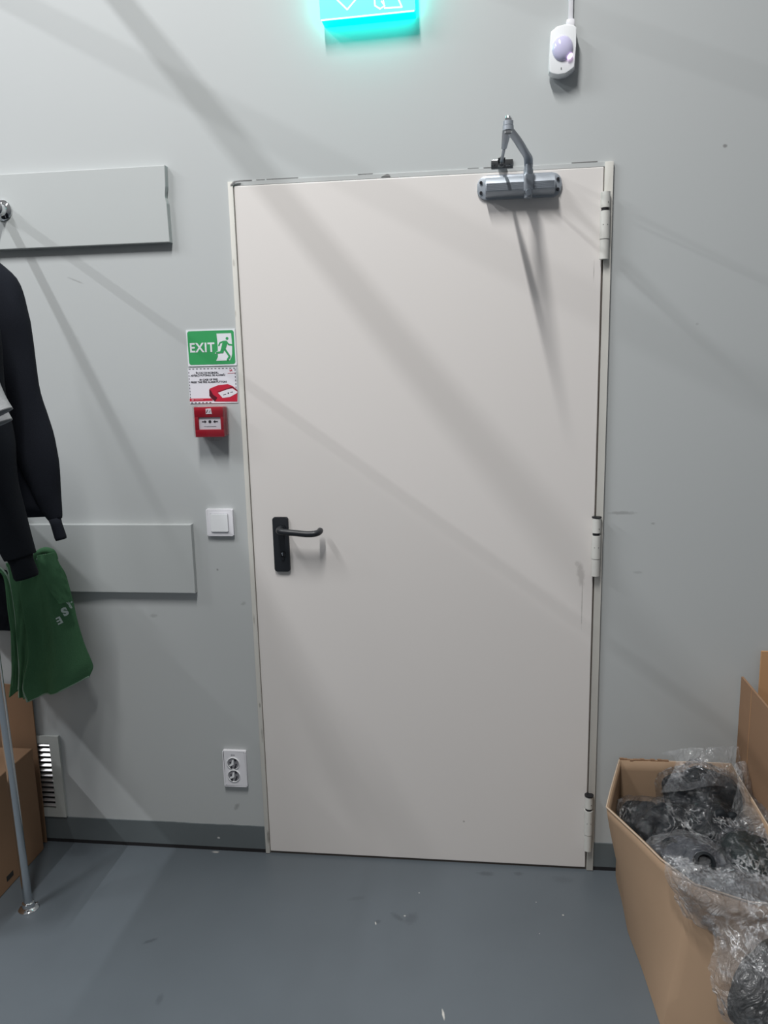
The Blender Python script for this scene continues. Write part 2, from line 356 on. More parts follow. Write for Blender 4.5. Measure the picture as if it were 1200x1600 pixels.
def hinge(zt, zb, dark_top, ring):
    x, y, r = 1.0262, -.021, .0122; h = empty('hinge', (0, 0, 0)); h.parent = D
    L = zt-zb; z1 = zb+L*.30; z2 = zb+L*ring
    bm = nb(); cyl(bm, (x, y, zb), (x, y, z1-.001), r*.98, seg=28); cyl(bm, (x, y, z1+.0005), (x, y, z2), r*1.06, seg=28); cyl(bm, (x, y, z2+.008), (x, y, zt), r, seg=28)
    obj('barrel', bm, M_hinge, h, auto=40)
    bm = nb(); cyl(bm, (x, y, zb+.004), (x, y, zt-.004), r*.84, seg=24)
    if dark_top: cyl(bm, (x, y, zt), (x, y, zt+.0035), r*1.12, seg=24)
    obj('pin', bm, M_dkmetal, h, auto=40)
    bm = nb(); box(bm, x-.004, x+.004, y, .0, zb+.006, zt-.006); obj('knuckle_plate', bm, M_hinge, h)
    bm = nb()
    for dx in (-.0055, .0055): cyl(bm, (x+dx, y-r*.98, (z1+z2)/2), (x+dx, y-r*.80, (z1+z2)/2), .0012, seg=8)
    cyl(bm, (x+.006, y-r*.95, z2+L*.12), (x+.006, y-r*.7, z2+L*.12), .0012, seg=8)
    obj('screw', bm, M_dkmetal, h)
hinge(2.0, 1.83, False, .72); hinge(1.125, .955, True, .70); hinge(.262, .080, True, .74)

# lever handle
P = empty('lever_handle', (0, 0, 0)); P.parent = D
bm = prism(rrect(.0785, .1265, .957, 1.125, .008), -.015, -.006, .002, 3); obj('backplate', bm, M_black, P, auto=40)
for k in range(1):
    pth = catmull([(.106, -.012, 1.092), (.106, -.035, 1.092), (.110, -.056, 1.091), (.128, -.062, 1.090), (.160, -.062, 1.087), (.195, -.062, 1.084), (.218, -.059, 1.085), (.227, -.046, 1.087), (.227, -.030, 1.088)], 8)
    rr = [.010 if i < 14 else .0092 for i in range(len(pth))]
    obj('lever', sweep(nb(), pth, rr, 20), M_black, P, auto=50)
bm = nb(); cyl(bm, (.106, -.0145, 1.092), (.106, -.022, 1.092), .0135); obj('rosette', bm, M_black, P, auto=40)
bm = nb(); cyl(bm, (.106, -.0148, 1.012), (.106, -.0185, 1.012), .0085); box(bm, .102, .110, -.0185, -.0148, .992, 1.010, bev=.001)
obj('lock_cylinder', bm, M_dkmetal, P, auto=40)
bm = nb(); box(bm, .1052, .1068, -.0189, -.0184, 1.007, 1.018); cyl(bm, (.1045, -.0184, 1.0145), (.1045, -.0193, 1.0145), .002, seg=10); obj('keyway', bm, M_chrome, P)

# door closer
K = empty('door_closer', (0, 0, 0)); K.parent = D
xa, xb, za, zb_ = .690, .912, 2.000, 2.060
P0 = lambda u, v, y: (lambda p: (p.x, p.z))(at(u, v, y=y))
bm = prism(rrect(.690, .913, 1.996, 2.058, .026, 8), -.014, -.0062, .002, bm=None); obj('mounting_plate', bm, M_silver, K, auto=40)
bm = nb()
prof = [(-.010, 2.000), (-.042, 2.002), (-.052, 2.010), (-.052, 2.030), (-.040, 2.046), (-.010, 2.052)]
for xs in (.712, .892):
    pass
va = [bm.verts.new((.712, y, z)) for y, z in prof]; vb = [bm.verts.new((.893, y, z)) for y, z in prof]
bm.faces.new(va); bm.faces.new(vb[::-1])
for i in range(6): bm.faces.new((va[i], va[(i+1) % 6], vb[(i+1) % 6], vb[i]))
bmesh.ops.bevel(bm, geom=list(bm.edges), offset=.0012, segments=2, affect='EDGES')
obj('closer_body', bm, M_silver, K, auto=40)
bm = nb()
for i in range(9):
    z = 2.0115+i*.0021; box(bm, .714, .891, -.0527, -.0515, z, z+.0011)
obj('body_ribs', bm, M_silver2, K)
bm = nb(); box(bm, .811, .837, -.0545, -.02, 2.006, 2.048, bev=.003)
cyl(bm, (.824, -.035, 2.045), (.824, -.035, 2.064), .014, .012); cyl(bm, (.824, -.034, 1.992), (.824, -.034, 2.004), .011, .013); cyl(bm, (.824, -.052, 2.003), (.824, -.060, 2.001), .0085, .0075)
obj('spindle_housing', bm, M_silver, K, auto=40)
for x, z in ((.700, 2.040), (.700, 2.014), (.903, 2.040), (.903, 2.014)): obj('mounting_bolt', cyl(nb(), (x, -.0135, z), (x, -.019, z), .0042, .0038, seg=12), M_dkmetal, K, auto=40)
EL = Vector((.7605, -.325, 2.094))
bm = nb()   # main arm from spindle to elbow
pth = catmull([(.824, -.035, 2.064), (.824, -.040, 2.076), (.821, -.062, 2.086), (.806, -.13, 2.088), (.784, -.23, 2.089), EL + Vector((0, 0, -.006))], 6)
sweep(bm, pth, [(.0115, .0032)]*len(pth), 12, flat=Vector((1, .2, 0)))
cyl(bm, (.824, -.035, 2.060), (.824, -.035, 2.080), .0105); cyl(bm, EL+Vector((0, 0, -.011)), EL+Vector((0, 0, -.001)), .0125)
obj('main_arm', bm, M_silver, K, auto=40)
bm = nb()
SH = Vector((.7545, -.028, 2.088)); mid = EL.lerp(SH, .60)
pth = [EL+Vector((0, 0, .004)), EL.lerp(SH, .2)+Vector((0, 0, .003)), mid]
sweep(bm, pth, [(.011, .003), (.0105, .003), (.007, .003)], 12, flat=Vector((1, 0, 0)))
cyl(bm, mid, SH, .0042, seg=14); cyl(bm, EL+Vector((0, 0, .0)), EL+Vector((0, 0, .009)), .0115)
obj('forearm', bm, M_silver, K, auto=40)
bm = nb(); cyl(bm, EL+Vector((0, 0, .009)), EL+Vector((0, 0, .014)), .0095); cyl(bm, EL+Vector((0, 0, .014)), EL+Vector((0, 0, .019)), .0075, .006); cyl(bm, EL+Vector((0, 0, -.017)), EL+Vector((0, 0, -.011)), .008)
obj('elbow_screw', bm, M_chrome, K, auto=40)
bm = nb(); box(bm, .727, .785, -.006, -.0005, 2.076, 2.098, bev=.001); box(bm, .745, .764, -.034, -.004, 2.077, 2.080); box(bm, .745, .764, -.034, -.004, 2.093, 2.096); cyl(bm, (.7545, -.028, 2.074), (.7545, -.028, 2.099), .005, seg=16)
for x in (.733, .779): cyl(bm, (x, -.006, 2.087), (x, -.010, 2.087), .005, .004, seg=14)
obj('arm_shoe', bm, mat('dark_chrome', (.25, .26, .27), .15, metal=1), K, auto=40)

# ------------------------------------------------------------------ boards on the wall
def board(x0, x1, z0, z1, t, name, label, chips=False):
    pts = [(x0, z0), (x1, z0)]
    if chips: pts += [(x1-.001, z0+.105), (x1-.006, z0+.122), (x1-.005, z0+.135), (x1-.001, z0+.15)]
    pts += [(x1+.001, z1), (x0, z1)]
    o = obj(name, prism(pts, -t, -.0003, .0015), M_board, None); return tag(o, label, 'board', 'painted boards on the wall')
board(-2.2, -.177, 1.923, 2.128, .022, 'wall_board', 'upper grey painted board screwed to the wall, with the chrome rail flange on it', True)
board(-2.2, -.175, .887, 1.103, .020, 'wall_board', 'lower grey painted board on the wall, level with the door handle behind the green cloth')

# ------------------------------------------------------------------ clothes rail
R_ = empty('clothes_rail', (0, 0, 0), 'chrome tube clothes rail sticking out from the upper grey board, with a floor post', 'clothes rail')
xr, zr = -.672, 2.030
obj('rail_tube', cyl(nb(), (xr, -.03, zr), (xr, -.98, zr), .0125), M_tube, R_, auto=40)
bm = nb(); lathe(bm, [(.029, 0), (.029, -.003), (.025, -.007), (.0185, -.010), (.0175, -.022), (.019, -.024), (.019, -.030), (.0165, -.033), (.0135, -.034)], (xr, -.0225, zr)); obj('wall_flange', bm, M_chrome, R_, auto=35)
pf, pt = Vector((-.637, -.331, 0)), Vector((-.660, -.331, 2.005))
obj('post', cyl(nb(), pf+Vector((0, 0, .012)), pt, .0125), M_tube, R_, auto=40)
bm = nb(); lathe(bm, [(.029, .0003), (.029, .003), (.024, .008), (.018, .010), (.0165, .022), (.0135, .024)], pf, 'Z'); obj('floor_flange', bm, M_chrome, R_, auto=35)
for a in (40, 160, 280):
    bm = nb(); cyl(bm, pf+Vector((.0235*math.cos(math.radians(a)), .0235*math.sin(math.radians(a)), .006)), pf+Vector((.0235*math.cos(math.radians(a)), .0235*math.sin(math.radians(a)), .011)), .004, .003, seg=10)
    obj('flange_screw', bm, M_chrome, R_)
bm = nb(); cyl(bm, (-.660, -.331, 1.985), (-.660, -.331, 2.015), .017); cyl(bm, (xr, -.305, zr), (xr, -.357, zr), .017); obj('tee_fitting', bm, M_chrome, R_, auto=40)

# ------------------------------------------------------------------ garments
def wrinkle(a, s, seed, st=(1, 1, .35)):
    return lambda v, t: a*(noise.noise(Vector((v.x*s*st[0]+seed, v.y*s*st[1], v.z*s*st[2]))) + .5*noise.noise(Vector((v.x*s*2.3*st[0], v.y*s*2.3*st[1]+seed, v.z*s*2.3*st[2]+7))))
def garment(name, label, cx, cy, yaw, ztop, hem, hw, depth, m, sleeve_r, sleeve_l, sr, seed, group=None, cuffs=True, cat='sweatshirt', open_end=False, flare=1.0):
    T = empty(name, (0, 0, 0), label, cat, group)
    ax = Vector((math.cos(yaw), math.sin(yaw), 0)); bm = nb()
    zs = [ztop, ztop-.015, ztop-.045, ztop-.09, ztop-.16] ; ws = [.28, .42, .74, .93, 1.0]
    n = 18
    for i in range(1, n+1): zs.append(ztop-.16-(ztop-.16-hem)*i/n); ws.append(1.0+(flare-1)*i/n+.03*math.sin(i*.8+seed))
    sweep(bm, [(cx, cy, z) for z in zs], [(hw*w, depth*(.55 if i == 0 else .8 if i < 3 else 1)) for i, w in enumerate(ws)], 48, flat=ax, disp=wrinkle(min(.012, depth*.35), 9, seed))
    obj('body', bm, m, T, smooth=True)
    # hanger hook threading the collar over the rail
    obj('collar', sweep(nb(), [(cx, cy, ztop-.012), (cx, cy, ztop+.012)], [(hw*.33, depth*.7), (hw*.30, depth*.62)], 32, flat=ax, caps=False), m, T, smooth=True)
    for path, rr in ((sleeve_r, sr), (sleeve_l, sr)):
        if not path: continue
        pth = catmull(path, 7); N = len(pth)
        rad = []
        for i in range(N):
            t = i/(N-1)*(len(rr)-1); k = min(int(t), len(rr)-2); f = t-k; a, b = rr[k], rr[k+1]
            rad.append((a[0]*(1-f)+b[0]*f, a[1]*(1-f)+b[1]*f))
        s = obj('sleeve', sweep(nb(), pth, rad, 28, flat=ax, caps=not open_end, disp=wrinkle(.010, 11, seed+3)), m, T, smooth=True)
        if open_end: md = s.modifiers.new('t', 'SOLIDIFY'); md.thickness = .0025
        if cuffs:
            d = (pth[-1]-pth[-4]).normalized(); e0 = pth[-1]
            obj('cuff', sweep(nb(), [e0-d*.004, e0+d*.012, e0+d*.045, e0+d*.052], [(rad[-1][0]*.92, rad[-1][1]*.95), (rad[-1][0]*.80, rad[-1][1]*.85), (rad[-1][0]*.86, rad[-1][1]*.9), (rad[-1][0]*.78, rad[-1][1]*.8)], 24, flat=ax), m, s, smooth=True)
    return T
def px(u, v, y): p = at(u, v, y=y); return (p.x, p.y, p.z)
# far black sweatshirt with the long loose sleeve
SY = -.45
sl = [px(u, v, SY) for u, v in ((-30, 415), (-4, 445), (8, 505), (22, 580), (40, 650), (63, 722), (74, 772), (86, 812))]
sl2 = [(-.87, SY, 1.84), (-.93, SY, 1.74), (-.99, SY, 1.55), (-1.03, SY, 1.35), (-1.05, SY, 1.20)]
garment('sweatshirt', 'black sweatshirt hanging nearest the wall, with the sleeve tip that reaches lowest right', -.672, SY, 0, 1.955, 1.213, .235, .030, M_cloth, sl, sl2,
        [(.03, .03), (.045, .036), (.055, .040), (.055, .040), (.053, .038), (.048, .034), (.034, .028), (.017, .016)], 1.3, 'dark sweatshirts on the chrome rail', flare=1.30)
# nearer black sweatshirt with ribbed cuff
SY = -.60
sl = [px(u, v, SY) for u, v in ((-75, 400), (-48, 470), (-30, 600), (-10, 700), (8, 790), (23, 845), (31, 870))]
sl2 = [(-.86, SY, 1.84), (-.92, SY, 1.74), (-.98, SY, 1.5), (-1.0, SY, 1.3), (-1.0, SY, 1.16)]
garment('sweatshirt', 'black sweatshirt in front of the other, its thick cuff hanging over the green cloth', -.672, SY, 0, 1.96, 1.27, .235, .030, M_cloth2, sl, sl2,
        [(.035, .03), (.055, .040), (.055, .040), (.052, .040), (.042, .038), (.036, .034), (.033, .031)], 5.1, 'dark sweatshirts on the chrome rail', flare=1.1)
# grey t-shirts with flared short sleeves at the frame edge
for k, (SY, pp, lab) in enumerate(((-.80, ((-95, 470), (-62, 520), (-40, 570), (-15, 625), (-4, 648)), 'grey marl t-shirt with the upper flared short sleeve at the left edge'),
                                   (-.73, ((-92, 500), (-64, 545), (-44, 590), (-20, 642), (-9, 666)), 'grey marl t-shirt with the lower short sleeve peeping below the other'))):
    garment('t_shirt', lab, -.672, SY, 0, 1.95, 1.33, .20, .014, M_grey, [px(u, v, SY) for u, v in pp], None,
            [(.026, .014), (.034, .016), (.036, .018), (.037, .022), (.038, .026)], 8.2+k, 'grey t-shirts on the chrome rail', cuffs=False, cat='t-shirt', open_end=True)

# ------------------------------------------------------------------ coat hook and green cloth
H = empty('coat_hook', (0, 0, 0), 'small chrome coat hook on the lower grey board holding the green cloth', 'hook')
hx, hz = -.629, 1.006
obj('hook_arm', sweep(nb(), catmull([(hx, -.021, hz-.006), (hx, -.05, hz-.010), (hx, -.082, hz-.004), (hx, -.092, hz+.014)], 6), .0045, 12), M_chrome, H, auto=40)
obj('hook_base', lathe(nb(), [(.013, 0), (.013, -.003), (.009, -.006)], (hx, -.0205, hz-.006)), M_chrome, H, auto=40)
obj('hanging_ring', sweep(nb(), [(hx+.017*math.cos(a), -.080, hz+.004+.017*math.sin(a)) for a in [i*math.pi/12 for i in range(25)]], .0018, 8, caps=False), M_chrome, H, smooth=True)

G = empty('green_cloth', (0, 0, 0), 'dark green fleece cloth with white lettering hanging in folds from the hook', 'cloth')
def panel(name, left, right, y0, folds, m, parent, thick=.004, rows=60, cols=50, amp=.012, seed=0, bow=0):
    """cloth hanging between two edge curves, both given as photo points at depth y0"""
    L = catmull([px(u, v, y0) for u, v in left], 14); R = catmull([px(u, v, y0) for u, v in right], 14)
    def samp(P, t):
        f = t*(len(P)-1); k = min(int(f), len(P)-2); return P[k].lerp(P[k+1], f-k)
    bm = nb(); V = []
    for i in range(rows+1):
        t = i/rows; a, b = samp(L, t), samp(R, t); row = []
        for j in range(cols+1):
            s = j/cols; p = a.lerp(b, s)
            p.y -= amp*(.35+.65*t)*math.sin(folds*s*math.pi*2+seed+t*1.1) + bow*math.sin(s*math.pi) + .004*noise.noise(Vector((s*5, t*7, seed)))
            p.z -= .02*bow*math.sin(s*math.pi)
            row.append(bm.verts.new(p))
        V.append(row)
    for i in range(rows):
        for j in range(cols): bm.faces.new((V[i][j], V[i][j+1], V[i+1][j+1], V[i+1][j]))
    o = obj(name, bm, m, parent, smooth=True); md = o.modifiers.new('thickness', 'SOLIDIFY'); md.thickness = thick; md.offset = 0
    def hem(pick, nm='hem_binding'):
        pts = [v for v in pick]; obj(nm, sweep(nb(), pts, thick*.75, 8), M_grnhem, o, smooth=True)
    # edges as read back for bindings
    return o, L, R, hem, samp
def edge_pts(o_left, n=1): return o_left
# back layers at the left
for nm, lf, rg, y0, sd in (('back_layer', [(-30, 895), (4, 896), (14, 960), (20, 1020), (17, 1088)], [(-8, 880), (14, 905), (24, 960), (31, 1020), (29, 1078)], -.050, .4),
                           ('middle_layer', [(10, 880), (20, 925), (26, 980), (30, 1040), (30, 1090)], [(50, 870), (52, 920), (50, 980), (46, 1040), (38, 1092)], -.062, 1.7)):
    o, L, R, hem, s = panel(nm, lf, rg, y0, .6, M_grn, G, seed=sd, amp=.006)
    hem(L if nm == 'middle_layer' else R)
panel('dark_lining', [(-30, 880), (-28, 985)], [(12, 892), (18, 985)], -.040, .3, M_cloth2, G, amp=.003)
front_l = [(50, 868), (38, 900), (33, 925), (40, 965), (46, 1020), (38, 1062), (37, 1080), (43, 1097)]
front_r = [(80, 864), (93, 885), (102, 905), (110, 938), (117, 970), (126, 1005), (138, 1038), (139, 1050), (133, 1062)]
o, L, R, hem, sp_ = panel('front_layer', front_l, front_r, -.085, 1.25, M_grn, G, seed=2.2, amp=.026, rows=80, cols=70)
hem(L); FR = o
hem([sp_(L, 1).lerp(sp_(R, 1), s) + Vector((0, -.026*math.sin(1.25*s*math.pi*2+3.3), .0)) for s in [i/24 for i in range(25)]])
# folded-over flap from the hook
o, L, R, hem, s = panel('folded_flap', [(58, 868), (62, 885), (72, 910), (85, 930), (95, 943)], [(84, 863), (94, 885), (102, 905), (108, 925), (110, 940)], -.122, .5, M_grn, G, seed=.6, amp=.006, rows=40, cols=24)
obj('gathered_top', sweep(nb(), catmull([px(52, 872, -.095), px(60, 864, -.10), px(71, 860, -.10), px(82, 863, -.10), px(88, 874, -.095)], 6), [.006+.004*math.sin(math.pi*i/24) for i in range(25)], 14), M_grn, G, smooth=True)
# lettering on the cloth, upside down
for ch, (u, v), sz, bo in (('E', (92, 969), .030, .0010), ('S', (101, 955), .033, .0018), ('R', (108, 945), .030, .0014), ('E', (110, 938), .020, .001)):
    p = at(u, v, y=-.104 if u < 100 else -.104)
    text('letter', ch, (p.x, -.1045, p.z), sz, M_print, FR, bold=bo, rot=Matrix.Rotation(math.radians(-(180+26)), 4, 'Y'), width=sz*(.62 if u < 106 else .32), ext=.0004)

# ------------------------------------------------------------------ safety signs
T = empty('exit_sticker', (0, 0, 0), 'green and white EXIT sign with running figure on the wall left of the door', 'sign')
X0, X1, Z0, Z1 = -.1545, -.0075, 1.5745, 1.6795
obj('sign_plate', prism(rrect(X0, X1, Z0, Z1, .002), -.002, -.0002), M_paper, T)
gx0, gx1, gz0, gz1 = X0+.0035, X1-.0035, Z0+.0045, Z1-.004
obj('green_field', prism(rrect(gx0, gx1, gz0, gz1, .007), -.0024, -.0018), M_green, T)
def g(u, v):
    x = (u-(172+(v-130)*.062))/563; return (gx0+(gx1-gx0)*x, gz1-(gz1-gz0)*(v-130)/382)
p = g(357, 323); text('exit_lettering', 'EXIT', (p[0], -.0026, p[1]), .037, M_paper, T, bold=.0009, width=.0745, space=1.1)
flat_poly([g(*q) for q in ((530, 165), (705, 165), (718, 300), (718, 400), (708, 440), (690, 470), (525, 473), (548, 425), (546, 396), (510, 390), (520, 372), (546, 358), (543, 290))], -.00275, M_paper, 'doorway_shape', T)
L_ = [((558, 300), (572, 270)), ((572, 270), (610, 256)), ((610, 256), (648, 256)), ((648, 256), (676, 290)), ((676, 290), (712, 297))]
A_ = [(g(*a), g(*b), .0042) for a, b in L_]
A_ += [(g(*a), g(*b), .0056) for a, b in (((604, 375), (532, 380)), ((632, 345), (660, 385)), ((660, 385), (690, 425)), ((688, 430), (665, 462)))]
A_ += [(g(*a), g(*b), .0098) for a, b in (((622, 275), (606, 335)), ((606, 335), (596, 368)), ((640, 275), (620, 335)))]
strokes(A_, .004, -.0031, 'running_figure', M_green, T, dots=[(*g(657, 222), .0042)])

T = empty('fire_notice', (0, 0, 0), 'white fire notice with dashed border between the EXIT sign and the red alarm box', 'notice')
nx0, nx1, nz0, nz1 = -.1565, -.0105, 1.4665, 1.5685
def g2(u, v):
    x = (u-(52+(v-92)*.083))/1012; return (nx0+(nx1-nx0)*x, nz1-(nz1-nz0)*(v-92)/722)
obj('card', B(nx0, nx1, -.0018, -.0002, nz0, nz1), M_card, T)
bm = nb(); n = 13
for i in range(n):
    u = 70+i*78
    for v, uu in ((103, u), (800, u+62)):
        if v == 800 and i > 5: continue
        a = g2(uu, v-7); b = g2(uu+40, v+7); box(bm, a[0], b[0], -.0022, -.0017, b[1], a[1])
for i in range(9):
    v = 160+i*64; a = g2(62+(v-92)*.083, v); b = g2(76+(v-92)*.083, v+36); box(bm, a[0], b[0], -.0022, -.0017, b[1], a[1])
    if i < 6:
        v = 120+i*72; a = g2(1035+(v-92)*.083, v); b = g2(1052+(v-92)*.083, v+38); box(bm, a[0], b[0], -.0022, -.0017, b[1], a[1])
obj('dashed_border', bm, M_ink, T)
for s, (u, v), w, h in (('ÎN CAZ DE INCENDIU,', (465, 190), 480, .0074), ('APĂSAȚI BUTONUL DE ALARMĂ!', (478, 240), 730, .0074), ('IN CASE OF FIRE,', (500, 328), 390, .0074), ('PRESS THE FIRE ALARM BUTTON!', (500, 378), 760, .0074)):
    p = g2(u, v); text('notice_lettering', s, (p[0], -.0020, p[1]), h, M_ink, T, bold=.00032, width=w/1012*(nx1-nx0), ext=.0001)
flat_poly([g2(*q) for q in ((103, 712), (560, 712), (600, 765), (103, 768))], -.0022, M_redp, 'red_strip', T)
flat_poly([g2(*q) for q in ((512, 530), (535, 505), (700, 445), (900, 425), (1010, 470), (1108, 555), (1112, 790), (640, 780), (520, 660))], -.0023, M_redp, 'pictured_alarm_box', T)
flat_poly([g2(*q) for q in ((512, 530), (545, 545), (600, 640), (690, 700), (640, 780), (590, 740), (520, 660))], -.0026, M_reddk, 'pictured_shadow_side', T)
flat_poly([g2(*q) for q in ((700, 600), (880, 540), (1000, 515), (1105, 585), (1108, 610), (960, 690), (800, 708))], -.0027, M_card, 'pictured_window', T)
strokes([(g2(815, 645), g2(870, 632), .0016), (g2(965, 598), g2(1010, 588), .0016)], .001, -.0030, 'pictured_arrows', M_ink, T, dots=[(*g2(918, 612), .0022)])
flat_poly([g2(*q) for q in ((690, 590), (1000, 500), (1105, 570), (1108, 550), (1000, 480), (690, 580))], -.0026, M_reddk, 'pictured_ridge', T)
strokes([(g2(930, 132), g2(945, 168), .0012), (g2(945, 168), g2(962, 130), .0012), (g2(962, 165), g2(975, 130), .0012), (g2(975, 130), g2(990, 165), .0012), (g2(898, 205), g2(1040, 203), .0010)], .001, -.0022, 'red_logo', M_redp, T)
strokes([(g2(150, 740), g2(185, 740), .002), (g2(215, 740), g2(390, 740), .0006)], .001, -.0026, 'strip_marks', M_card, T)

T = empty('fire_alarm_call_point', (0, 0, 0), 'red manual fire alarm call point under the white notice', 'fire alarm')
fa, fb, fc, fd = at(303, 636, y=-.045), at(348, 636, y=-.045), at(306, 683, y=-.045), at(349, 683, y=-.045)
x0, x1, z1, z0 = -.1305, -.0435, 1.4575, 1.3705
obj('housing', B(x0+.002, x1-.001, -.030, -.0002, z0+.002, z1-.001, bev=.003), M_red, T, auto=35)
bm = nb()   # curved face with a recessed window
wx0, wx1, wz0, wz1 = x0+.012, x1-.009, z0+.022, z0+.057
for r in ((x0, x1, wz1, z1), (x0, x1, z0, wz0), (x0, wx0, wz0-.002, wz1+.002), (wx1, x1, wz0-.002, wz1+.002)):
    box(bm, r[0], r[1], -.046, -.029, r[2], r[3], bev=.0018)
obj('face', bm, M_red, T, auto=35)
obj('press_window', B(wx0-.001, wx1+.001, -.0415, -.030, wz0-.001, wz1+.001), M_card, T)
cxw, czw = (wx0+wx1)/2, (wz0+wz1)/2+.005
strokes([((cxw-.023, czw), (cxw-.015, czw), .0026), ((cxw+.023, czw), (cxw+.015, czw), .0026)], .002, -.0421, 'printed_arrows', M_ink, T, dots=[(cxw, czw, .0044)])
for k in (-1, 1): obj('arrow_head', prism([(cxw+k*.016, czw+.0045), (cxw+k*.010, czw), (cxw+k*.016, czw-.0045)], -.0422, -.0416), M_ink, T)
strokes([((cxw-.018, czw-.014), (cxw-.012, czw-.014), .0014), ((cxw-.010, czw-.014), (cxw+.018, czw-.014), .0014)], .001, -.0421, 'small_print', mat('grey_ink', (.2, .2, .22), .5), T)
obj('flame_emblem', prism([(cxw-.009, z1-.020), (cxw+.009, z1-.020), (cxw+.007, z1-.004), (cxw-.009, z1-.005)], -.0466, -.0458), M_card, T)
strokes([((cxw-.007, z1-.016), (cxw-.003, z1-.008), .0018), ((cxw+.001, z1-.016), (cxw+.005, z1-.010), .0010)], .001, -.0471, 'emblem_lines', M_reddk, T)
obj('clear_lid', B(x0-.003, x1+.003, -.053, -.004, z0-.001, z1+.004, bev=.004), M_shell, T, auto=35)
obj('lid_latch', B(cxw-.002, cxw+.022, -.040, -.010, z0-.012, z0-.002, bev=.002), M_shell, T)

# ------------------------------------------------------------------ switch and socket
T = empty('light_switch', (0, 0, 0), 'white square light switch on the wall left of the black door handle', 'switch')
obj('switch_frame', prism(rrect(-.1275, -.0445, 1.066, 1.149, .003), -.010, -.0002, .0035, 3), M_white, T, auto=40)
obj('rocker', prism(rrect(-.113, -.060, 1.0805, 1.1345, .0015), -.0140, -.008, .0015), M_white2, T)
obj('rocker_gap', prism(rrect(-.1145, -.0585, 1.079, 1.136, .0015), -.0104, -.0095), mat('switch_gap', (.45, .45, .48), .5), T)
T = empty('wall_socket', (0, 0, 0), 'white double wall socket low on the wall beside the door frame', 'socket')
obj('socket_frame', prism(rrect(-.1255, -.0485, .236, .361, .003), -.012, -.0002, .005, 3), M_white, T, auto=40)
for k, zc in enumerate((.318, .275)):
    xc = -.091; bm = nb()
    s = obj('outlet', lathe(nb(), [(.0215, -.0115), (.0215, -.0142), (.0198, -.0150), (.0192, -.0142), (.0186, -.0123)], (xc, 0, zc)), M_white2, T, auto=35)
    obj('recess', lathe(nb(), [(.0182, -.0120), (.0182, -.0129)], (xc, 0, zc)), mat('socket_shade', (.22, .22, .24), .5), s)
    bm = nb()
    for dx, dz in ((-.0095, .003), (.0095, -.003)): cyl(bm, (xc+dx, -.0126, zc+dz), (xc+dx, -.0136, zc+dz), .0026, seg=12)
    obj('pin_hole', bm, M_ink, s)
    bm = nb()
    a = math.radians(-28)
    for sg in (1, -1):
        c_ = Vector((xc-sg*.0155*math.sin(a), zc+sg*.0155*math.cos(a))); prism([(c_.x-.003, c_.y-.004), (c_.x+.003, c_.y-.004), (c_.x+.003, c_.y+.004), (c_.x-.003, c_.y+.004)], -.0146, -.0125, bm=bm)
    prism([(xc+.002, zc-.017), (xc+.007, zc-.016), (xc+.010, zc-.007), (xc+.006, zc-.006)], -.0142, -.0128, bm=bm)
    obj('earth_clip', bm, M_ink, s)
    bm = nb(); prism([(xc-.012, zc-.011), (xc+.001, zc-.004), (xc+.002, zc+.012), (xc-.003, zc+.012), (xc-.006, zc-.001), (xc-.014, zc-.006)], -.0138, -.0128, bm=bm); obj('raised_bridge', bm, M_white2, s)
text('socket_mark', 'EON', (-.0905, -.0123, .3465), .006, mat('grey_print', (.3, .3, .33), .5), T, bold=.0002, ext=.0001)

# ------------------------------------------------------------------ vent grille
T = empty('vent_grille', (0, 0, 0), 'white ventilation grille with shiny slats low on the wall behind the carton', 'vent')
bm = nb(); vx0, vx1, vz0, vz1 = -.905, -.684, .096, .388
sx0, sx1, sz0, sz1 = -.868, -.717, .128, .362
for r in ((vx0, vx1, sz1, vz1), (vx0, vx1, vz0, sz0), (vx0, sx0, sz0, sz1), (sx1, vx1, sz0, sz1)): box(bm, r[0], r[1], -.010, -.0002, r[2], r[3])
obj('grille_frame', bm, M_vent, T)
obj('duct_opening', B(sx0, sx1, -.0012, -.0004, sz0, sz1), M_seal, T)
ns = 13
for i in range(ns):
    z = sz0+.010+(sz1-sz0-.016)*i/(ns-1)
    bm = nb(); n_ = Vector((0, -.66, .75)); tdir = Vector((0, -.75, -.66))
    p0 = Vector((0, -.0035, z+.004)); p1 = p0 + tdir*.0095
    v = []
    for x in (sx0, sx1):
        for p in (p0, p1, p1-n_*.001, p0-n_*.001): v.append(bm.verts.new((x, p.y, p.z)))
    for f in ((0, 1, 2, 3), (7, 6, 5, 4), (0, 4, 5, 1), (1, 5, 6, 2), (2, 6, 7, 3), (3, 7, 4, 0)): bm.faces.new([v[k] for k in f])
    obj('slat', bm, M_slat, T)

# ------------------------------------------------------------------ lit exit sign and motion detector
T = empty('emergency_exit_light', (0, 0, 0), 'glowing cyan green emergency exit light above the door at the top edge', 'exit sign')
tilt = Matrix.Translation((.41, 0, 2.45)) @ Matrix.Rotation(math.radians(-1.3), 4, 'Y') @ Matrix.Translation((-.41, 0, -2.45))
def tl(o): o.data.transform(tilt); return o
tl(obj('housing', B(.286, .532, -.044, -.0005, 2.4545, 2.60, bev=.003), M_cyan2, T, auto=35))
tl(obj('lit_panel', B(.284, .533, -.0475, -.0435, 2.457, 2.60, bev=.001), M_cyan, T, auto=35))
tl(obj('bottom_edge_line', B(.286, .530, -.0482, -.0460, 2.4545, 2.4575), M_glowwhite, T))
def q(u, v): p = at(u, v, y=-.048); return (p.x, p.z)
strokes([(q(527, 0), q(542.5, 15), .0035), (q(542.5, 15), q(556, -1), .0035), (q(527, 0), q(527, -22), .0035), (q(556, -1), q(556, -24), .0035)], .003, -.0484, 'arrow_symbol', M_glowwhite, T)
